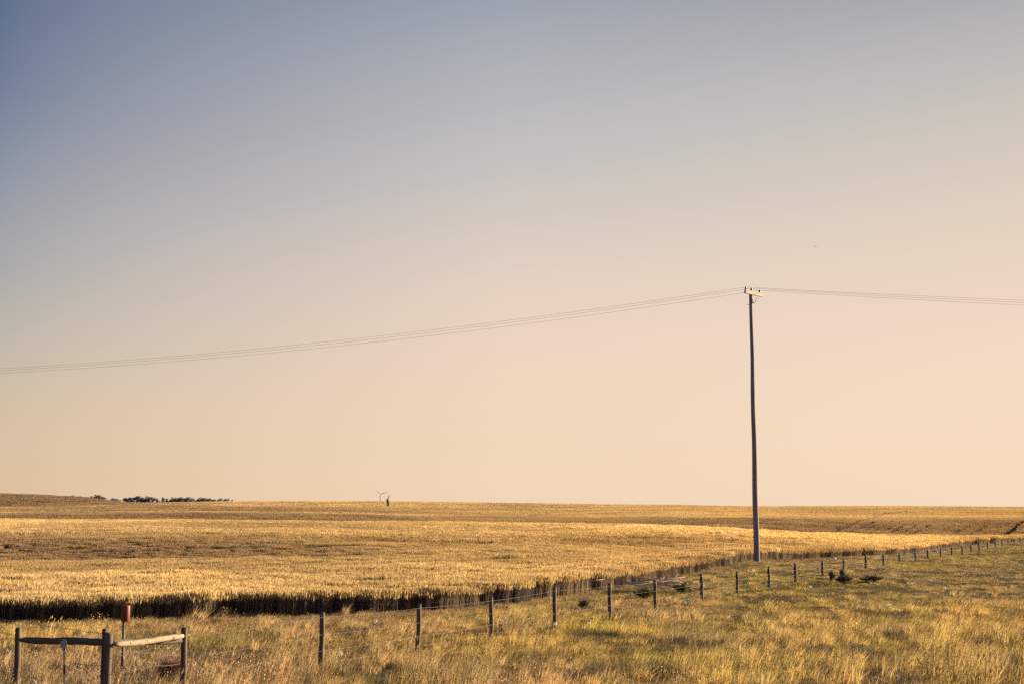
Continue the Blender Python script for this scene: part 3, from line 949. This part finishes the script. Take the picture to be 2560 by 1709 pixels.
# ------------------------------------------------------------------ wind turbine and dead snag on the skyline
TY = 4800.0
hub = at(952, 1234, TY)
g = gz(hub.x, TY)
tb = empty('wind_turbine', (hub.x, TY, g), 'distant three bladed wind turbine rising behind the skyline', 'wind turbine')
hz_ = hub.z - g
MB().tube([(0, 0, 0), (0, 0, hz_ * .5), (0, 0, hz_ - 1)], [1.9, 1.6, 1.1], 14).build('tower', M['turbine'], tb)
MB().tube([(0, 3.5, hz_), (0, 0, hz_), (0, -2.6, hz_), (0, -3.4, hz_)], [1.3, 1.7, 1.5, .5], 12).build('nacelle', M['turbine'], tb)
for (du, dv) in ((-11, -9), (15, -5), (-2, 15)):
    d = Vector((du, 0, -dv)).normalized(); ln = math.hypot(du, dv) * TY / FOC * 1.12
    s_ = Vector((0, 1, 0)).cross(d)
    m_ = MB(); vs, fs = [], []
    for j in range(11):
        t = j / 10; ch = (1.5 + 1.3 * math.sin(min(t * 5, 1.57))) * (1 - .8 * t); th = .45 * (1 - .8 * t)
        c = d * (1 + ln * t)
        for a, b in ((-.3, 0), (.1, 1), (.7, 0), (.1, -1)):
            vs.append(Vector((0, -3, hz_)) + c + s_ * (a * ch) + Vector((0, b * th + a * ch * .25 * (1 - t), 0)))
    for j in range(10):
        for k in range(4): fs.append((j * 4 + k, j * 4 + (k + 1) % 4, j * 4 + 4 + (k + 1) % 4, j * 4 + 4 + k))
    fs += [(3, 2, 1, 0), (40, 41, 42, 43)]
    m_.add(vs, fs).build('blade', M['turbine'], tb)

SY = 690.0
sb = at(969.5, 1258, SY)
g = gz(sb.x, SY)
sn = empty('dead_snag', (sb.x, SY, g), 'dark stubby dead tree trunk with one thin upright limb on the skyline', 'dead tree')
k_ = SY / FOC
z0 = max(0.0, sb.z - g)
m_ = MB(); m_.tube([(.1, 0, -.5), (.15, 0, z0 + 2 * k_), (0, 0, z0 + 6 * k_), (-.35, 0, z0 + 10.5 * k_), (-.45, 0, z0 + 12 * k_)], [.50, .55, .62, .45, .15], 10, wob=.12)
m_.build('trunk', M['bark'], sn)
m_ = MB(); m_.tube([(0, 0, z0 + 7 * k_), (.15, 0, z0 + 13 * k_), (.45, 0, z0 + 18 * k_), (.50, 0, z0 + 22 * k_)], [.26, .2, .2, .12], 7, wob=.1)
m_.build('limb', M['bark'], sn)


# ------------------------------------------------------------------ shrubs, tumbleweed, weeds, brush
def shrub(name, u, v, y, wpx, hpx, m, label, cat, seed, n=900, leaf=.035, ns=26):
    r = random.Random(seed)
    p = at(u, v, y); g = gz(p.x, y)
    o = empty(name, (p.x, y, g), label, cat)
    w_, h_ = wpx * y / FOC, hpx * y / FOC + max(0, p.z - g) * .5
    s_, c_ = MB(), MB()
    tips = []
    for k in range(ns):
        a = r.uniform(0, 6.28); q = r.random() ** .6
        e = Vector((math.cos(a) * q * w_ / 2, math.sin(a) * q * w_ / 2 * .8, h_ * (1 - .45 * q * q) * r.uniform(.7, 1.05)))
        b = e * .5 + Vector((r.gauss(0, .03), r.gauss(0, .03), h_ * .12))
        s_.tube([(r.gauss(0, .03), r.gauss(0, .03), -.05), b, e], [.010, .006, .003], 4, caps=False)
        tips.append((b, e))
    for k in range(n):
        b, e = tips[r.randrange(ns)]
        p_ = b.lerp(e, r.uniform(-.3, 1.03)) + Vector((r.gauss(0, 1), r.gauss(0, 1), r.gauss(0, 1))) * min(w_, h_) * .055
        if p_.z < 0: p_.z = .02
        a = Vector((r.gauss(0, 1), r.gauss(0, 1), r.gauss(0, 1) + .7)).normalized() * leaf * r.uniform(.6, 1.3)
        q = Vector((r.gauss(0, 1), r.gauss(0, 1), r.gauss(0, 1))).normalized() * leaf * .35
        c_.add([p_ - a, p_ + q, p_ + a, p_ - q], [(0, 1, 2, 3)], 0, False)
    s_.build('stems', M['bark'], o)
    c_.build('leaves', m, o)
    return o


shrub('dark_shrub', 2111, 1462, 62, 50, 27, M['shrub'], 'dark rounded shrub growing in front of the fence, wider left one of two', 'shrub', 1, 1500, .045)
shrub('dark_shrub', 2106, 1442, 66, 16, 24, M['shrub'], 'narrow dark shrub right at a fence post foot behind the rounded shrub', 'shrub', 2, 500, .045)
shrub('dark_shrub', 2079, 1444, 64, 19, 24, M['shrub'], 'small dark shrub left of the rounded shrub between two fence posts', 'shrub', 3, 600, .04)
shrub('dark_shrub', 2180, 1456, 64, 66, 22, M['shrub'], 'long low dark shrub in front of the fence, right of the rounded shrub', 'shrub', 4, 1600, .05)
shrub('green_weed', 1610, 1480, 52, 66, 24, M['green'], 'leafy green weed clump between two fence posts near the brush pile', 'weed', 8, 1400, .05)
shrub('green_weed', 1704, 1474, 54, 72, 27, M['green'], 'leafy green weed clump right of the post by the brush pile', 'weed', 9, 1500, .05)
shrub('green_weed', 1462, 1490, 47, 42, 14, M['shrub'], 'flat dark green weed patch below the wheat edge', 'weed', 10, 900, .035)

p = at(428, 1690, 25.6); g = gz(p.x, p.y)
tw = MB(); r = random.Random(77)
for k in range(420):
    d = Vector((r.gauss(0, 1), r.gauss(0, 1), r.gauss(0, .8))).normalized()
    c = Vector((0, 0, .50)) + d * r.uniform(.02, .1)
    e = Vector((0, 0, .50)) + Vector((d.x * .29, d.y * .28, d.z * .30)) * r.uniform(.75, 1.05)
    mid = c.lerp(e, .5) + Vector((r.gauss(0, .05), r.gauss(0, .05), r.gauss(0, .05)))
    tw.tube([c, mid, e], [.004, .003, .0018], 3, caps=False)
    e2 = e + Vector((r.gauss(0, .05), r.gauss(0, .05), r.gauss(0, .05)))
    tw.tube([mid, mid.lerp(e2, .6) + Vector((0, 0, .01)), e2], [.003, .0025, .0015], 3, caps=False)
o = tw.build('tumbleweed', M['rust']); o.location = (p.x, p.y, g)
tag(o, 'round reddish tumbleweed lodged beside the right hand corner post', 'tumbleweed')

bp_ = at(1668, 1452, 56); g = gz(bp_.x, bp_.y)
br = MB(); r = random.Random(5)
for k in range(38):
    a = r.gauss(0, .35); ln = r.uniform(.5, 1.5)
    c = Vector((r.gauss(0, .75), r.gauss(0, .4), r.uniform(.12, .48)))
    d = Vector((math.cos(a), math.sin(a), r.gauss(0, .10))) * ln / 2
    br.tube([c - d, c + Vector((r.gauss(0, .04), r.gauss(0, .04), r.gauss(0, .05))), c + d], [.022, .018, .007], 5)
    br.tube([c, c + d * .5 + Vector((r.gauss(0, .1), r.gauss(0, .1), .16))], [.012, .004], 4)
o = br.build('brush_pile', M['twig']); o.location = (bp_.x, bp_.y, g)
tag(o, 'heap of dead grey branches lying behind the fence at the wheat edge', 'brush pile')


# ------------------------------------------------------------------ seed puffs, stones, bird
def puff(u, v, y, dia, label):
    r = random.Random(int(u))
    p = at(u, v, y); g = gz(p.x, y)
    o = empty('seed_head_plant', (p.x, y, g), label, 'wildflower', 'white seed heads in the meadow')
    h_ = max(p.z - g, .12)
    MB().tube([(0.03, 0, -.05), (.01, 0, h_ * .5), (0, 0, h_)], [.004, .0035, .003], 5).build('stem', M['green'], o)
    m_ = MB()
    for k in range(150):
        d = Vector((r.gauss(0, 1), r.gauss(0, 1), r.gauss(0, 1))).normalized()
        a = d.orthogonal().normalized(); b = d.cross(a)
        e = Vector((0, 0, h_)) + d * dia / 2
        s_ = dia * .13
        m_.add([Vector((0, 0, h_)) + a * .001, Vector((0, 0, h_)) - a * .001, e], [(0, 1, 2)], 0, False)
        m_.add([e + a * s_, e + b * s_, e - a * s_, e - b * s_], [(0, 1, 2, 3)], 0, False)
    m_.build('seed_puff', M['puff'], o)


for a in ((850, 1634, 27.5, .095, 'large pale seed head right of the tallest lone fence post base'),
          (938.5, 1551.5, 32, .085, 'pale round seed head between the two nearest lone fence posts'),
          (1473, 1554, 37, .10, 'bright seed head in the grass below the fence middle'),
          (1388, 1558, 37, .085, 'pale seed head beneath the foot of a fence post, left of the bright one'),
          (1460, 1566, 36.5, .07, 'faint seed head just below the brightest middle seed head'),
          (1374, 1494, 46, .09, 'small white seed head left of a fence post near the wheat shadow'),
          (2222, 1517, 48, .13, 'bright white seed head in the middle of the right meadow'),
          (2079, 1526, 46, .085, 'faint seed head on the right meadow slope, left of the bright one'),
          (2026, 1467, 58, .12, 'pale seed head low in the grass in front of the shrubs and fence'),
          (2362, 1477, 58, .10, 'small seed head on the right meadow slope nearest the right edge of the photo'),
          (84, 1705, 26, .11, 'blurred pale seed head at the very bottom left below the stake')):
    puff(*a)

for (u, v, y, sx, lb) in ((2085, 1396, 88, .14, 'pale stone at the wheat edge just right of the utility pole'),
                          (2338, 1377, 118, .20, 'larger pale stone behind the distant right fence posts'),
                          (2366, 1375, 122, .16, 'smaller pale stone beside the larger one behind the distant posts'),
                          (2453, 1363, 138, .15, 'pale stone furthest right behind the fence posts')):
    p = at(u, v, y); g = gz(p.x, y)
    bm = bmesh.new(); bmesh.ops.create_icosphere(bm, subdivisions=2, radius=1)
    r = random.Random(int(u))
    for vv in bm.verts:
        vv.co *= 1 + .18 * math.sin(vv.co.x * 4 + u) * math.cos(vv.co.y * 3.3 + u) + r.uniform(-.06, .06)
        vv.co = Vector((vv.co.x * sx * 1.2, vv.co.y * sx * .8, vv.co.z * sx * .7))
    me = bpy.data.meshes.new('field_stone'); bm.to_mesh(me); bm.free(); me.materials.append(M['stone'])
    o = bpy.data.objects.new('field_stone', me); C.objects.link(o); o.location = (p.x, y, max(g + sx * .3, p.z))
    o.location.z = min(o.location.z, g + .3)
    tag(o, lb, 'stone')

bp_ = at(2039.5, 617, 260)
b = empty('bird', bp_, 'tiny dark bird gliding in the sky above the utility pole', 'bird')
MB().tube([(-.02, -.22, 0), (0, -.1, .01), (0, .05, .01), (0, .18, 0), (0, .26, 0)], [.01, .045, .05, .03, .012], 8).build('body', M['bird'], b)
for s in (-1, 1):
    vs = [(0, .06, .02), (0, -.08, .02), (s * .22, .07, .09 if s > 0 else .03), (s * .22, -.06, .09 if s > 0 else .03), (s * .44, -.02, .10 if s > 0 else -.03), (s * .42, -.08, .10 if s > 0 else -.03)]
    vs2 = [(x_, y_, z_ - .012) for x_, y_, z_ in vs]
    MB().add(vs + vs2, [(0, 1, 3, 2), (2, 3, 5, 4), (6, 8, 9, 7), (8, 10, 11, 9), (0, 2, 8, 6), (2, 4, 10, 8), (1, 7, 9, 3), (3, 9, 11, 5), (4, 5, 11, 10), (0, 6, 7, 1)], 0, False).build('wing', M['bird'], b)
